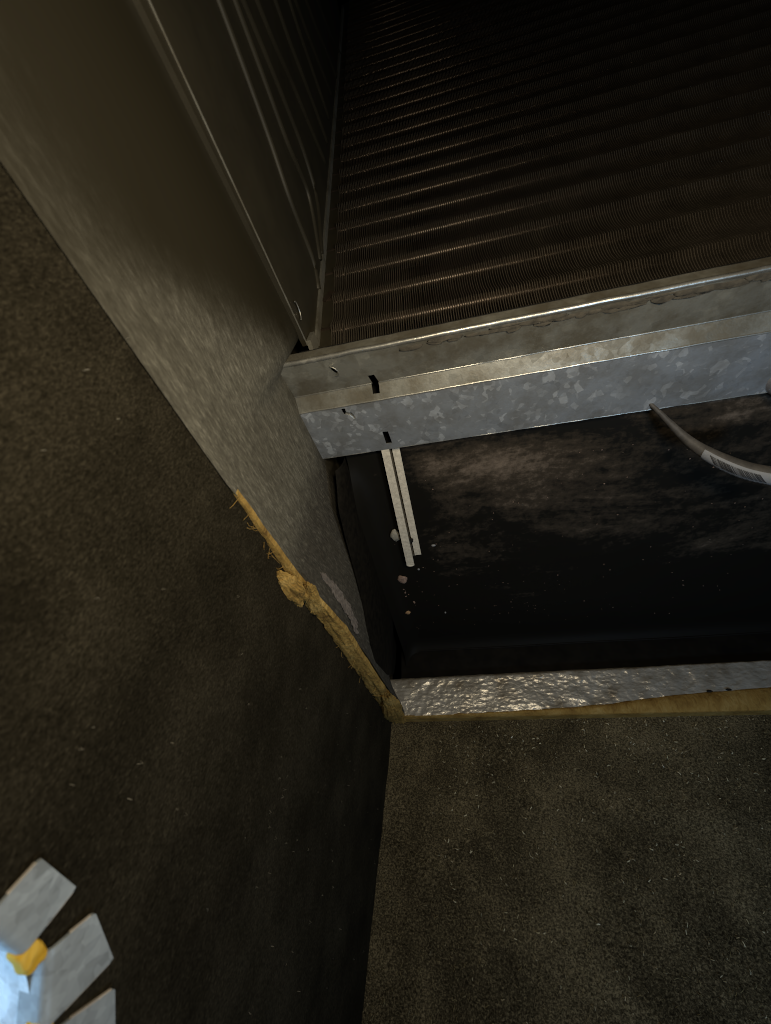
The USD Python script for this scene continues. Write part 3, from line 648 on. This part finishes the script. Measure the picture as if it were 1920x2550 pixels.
ribs = [[(0.2013, 0.60), (0.2417, 0.5618), (0.2634, 0.5402), (0.2904, 0.5100), (0.3000, 0.4762), (0.252, 0.4440)],
        [(0.2500, 0.595), (0.2805, 0.5661), (0.3182, 0.5445), (0.3491, 0.5214), (0.3850, 0.4960)],
        [(0.3900, 0.605), (0.4100, 0.5844), (0.4447, 0.5585), (0.4850, 0.5289)],
        [(0.4245, 0.606), (0.4630, 0.5859), (0.5200, 0.5632), (0.5560, 0.5490)],
        [(0.5000, 0.615), (0.5434, 0.5985), (0.6160, 0.5815), (0.6500, 0.5690)],
        [(0.5900, 0.630), (0.6850, 0.6092), (0.7800, 0.5990)],
        [(0.2401, 0.5117), (0.2554, 0.4977), (0.2680, 0.4805), (0.2400, 0.4420)][::-1] + [(0.2250, 0.5450), (0.2000, 0.5900)],
        [(0.1960, 0.5127), (0.1985, 0.4850), (0.2180, 0.4450), (0.205, 0.4290)][::-1] + [(0.1850, 0.5500), (0.1650, 0.6000)],
        [(0.3200, 0.600), (0.3500, 0.5700), (0.4000, 0.5350), (0.4300, 0.5100)]]
for r in ribs:
    r = np.array(r); t = np.linspace(0, 1, len(r)); tt = np.linspace(0, 1, 24)
    pts = np.stack([np.full(24, 0.0170), np.interp(tt, t, r[:, 0]), np.interp(tt, t, r[:, 1])], -1)
    for _ in range(3): pts[1:-1] = (pts[:-2] + 2 * pts[1:-1] + pts[2:]) / 4
    part('rib', tube(pts, 0.0024, 10), M_plate, CL, smooth=True)
part('corner_clip', trimesh.creation.box(bounds=[[0.0175, 0.128, 0.408], [0.0205, 0.143, 0.4185]]), M_galv_dirty_warmlit, CL)
part('wire_hook', tube([(0.0185, 0.130 + 0.003 * math.cos(t) - 0.0, 0.437 + 0.0055 * math.sin(t)) for t in np.linspace(-1.6, 1.8, 14)], 0.0004, 6), M_bend, CL, smooth=True)
part('tube_sheet_edge', bar(S0 + SD * -0.02 - SN * 0.0030 + [0.0228, 0, 0], S0 + SD * 0.95 - SN * 0.0030 + [0.0228, 0, 0], 0.0100, 0.006, SN), M_plate, CL)
part('rust_stain', bar(S0 + SD * 0.052 + [0.0195, 0, 0] + SN * 0.0004, S0 + SD * 0.062 + [0.0270, 0, 0] + SN * 0.0004, 0.005, 0.0008, SN), M_copper, CL)

# ------------------------------------------------------------------ hanging cable with its barcode tag, and the pipe behind the channel
CB = np.array([(0.2300, 0.1195, 0.3520), (0.2419, 0.1175, 0.3403), (0.2533, 0.1100, 0.3297), (0.2680, 0.0980, 0.3147), (0.2793, 0.0850, 0.3072), (0.2938, 0.0720, 0.3020), (0.3082, 0.0620, 0.3010), (0.3224, 0.0550, 0.3012)])
def spl(p, n):
    from scipy.interpolate import CubicSpline
    t = np.linspace(0, 1, len(p)); return CubicSpline(t, p)(np.linspace(0, 1, n))
cp = spl(CB, 60)
CT = thing('tagged_cable', 'brown cable hanging below the channel with a white barcode label', 'cable', CB[3])
rad = np.interp(np.linspace(0, 1, 60), [0, 0.17, 0.33, 0.5, 0.67, 1], [0.0005, 0.0009, 0.0019, 0.0036, 0.0052, 0.0064])
part('sheath', tube(cp, rad, 16), M_cable, CT, smooth=True)
# label wrapped on the side of the sheath that faces down and out
tan = np.gradient(cp, axis=0); tan /= np.linalg.norm(tan, axis=1)[:, None]
def wrap(i, ang, lift):                                              # a point on the sheath: i along, ang round it
    i0 = int(min(max(i, 0), 58)); q = i - i0
    c = cp[i0] * (1 - q) + cp[i0 + 1] * q; t = tan[i0]; r = rad[i0] * (1 - q) + rad[i0 + 1] * q + lift
    a = np.array([-0.5, -0.85, 0.09]); a = a - t * (a @ t); a /= np.linalg.norm(a); b = np.cross(t, a)
    return c + r * (math.cos(ang) * a + math.sin(ang) * b)
def patch(i0, i1, a0, a1, lift, nu=16, nv=8, skew=0.0):
    pts = np.array([[wrap(i0 + (i1 - i0) * u + skew * v, a0 + (a1 - a0) * v, lift) for v in np.linspace(0, 1, nv)] for u in np.linspace(0, 1, nu)])
    m = grid(lambda U_, V_: pts, nu, nv); return m
LAB0, LAB1 = 32.5, 53.0
LB = part('label', patch(LAB0, LAB1, -0.75, 1.25, 0.0003, 30, 12, skew=1.2), M_tagp, CT, smooth=True, label='white paper barcode label wrapped round the cable')
bars, q = [], LAB0 + 2.0
while q < LAB0 + 14.5:
    w = rng.choice([0.12, 0.2, 0.32]); bars.append(patch(q, q + w, -0.42, 0.42, 0.0005, 2, 8, skew=2.6)); q += w + rng.choice([0.1, 0.16, 0.26])
part('barcode', cat_(bars), M_ink, LB)
tx = meshkit.text_mesh('537274133772', 1.0, 0.01)
tv, tf = trimesh.remesh.subdivide_to_size(tx.vertices, tx.faces, 0.5)
L_ = tv[:, 0].max()
tx = trimesh.Trimesh(np.array([wrap(LAB0 + 4.2 + 13.5 * x / L_, 0.95 - 0.36 * y, 0.0005 + 0.01 * z) for x, y, z in tv]), tf, process=False)
part('number', tx, M_ink, LB)
# the grey wrapped pipe whose side shows at the frame edge below the channel
PZ = [(0.315, 0.150, 0.353), (0.322, 0.130, 0.346), (0.333, 0.113, 0.337), (0.35, 0.103, 0.328), (0.37, 0.098, 0.322), (0.40, 0.096, 0.32)]
solo('wrapped_pipe', tube(spl(np.array(PZ), 40), 0.0125, 20), M_pipe, 'grey wrapped pipe curving out from behind the channel near the cable', 'pipe', smooth=True)
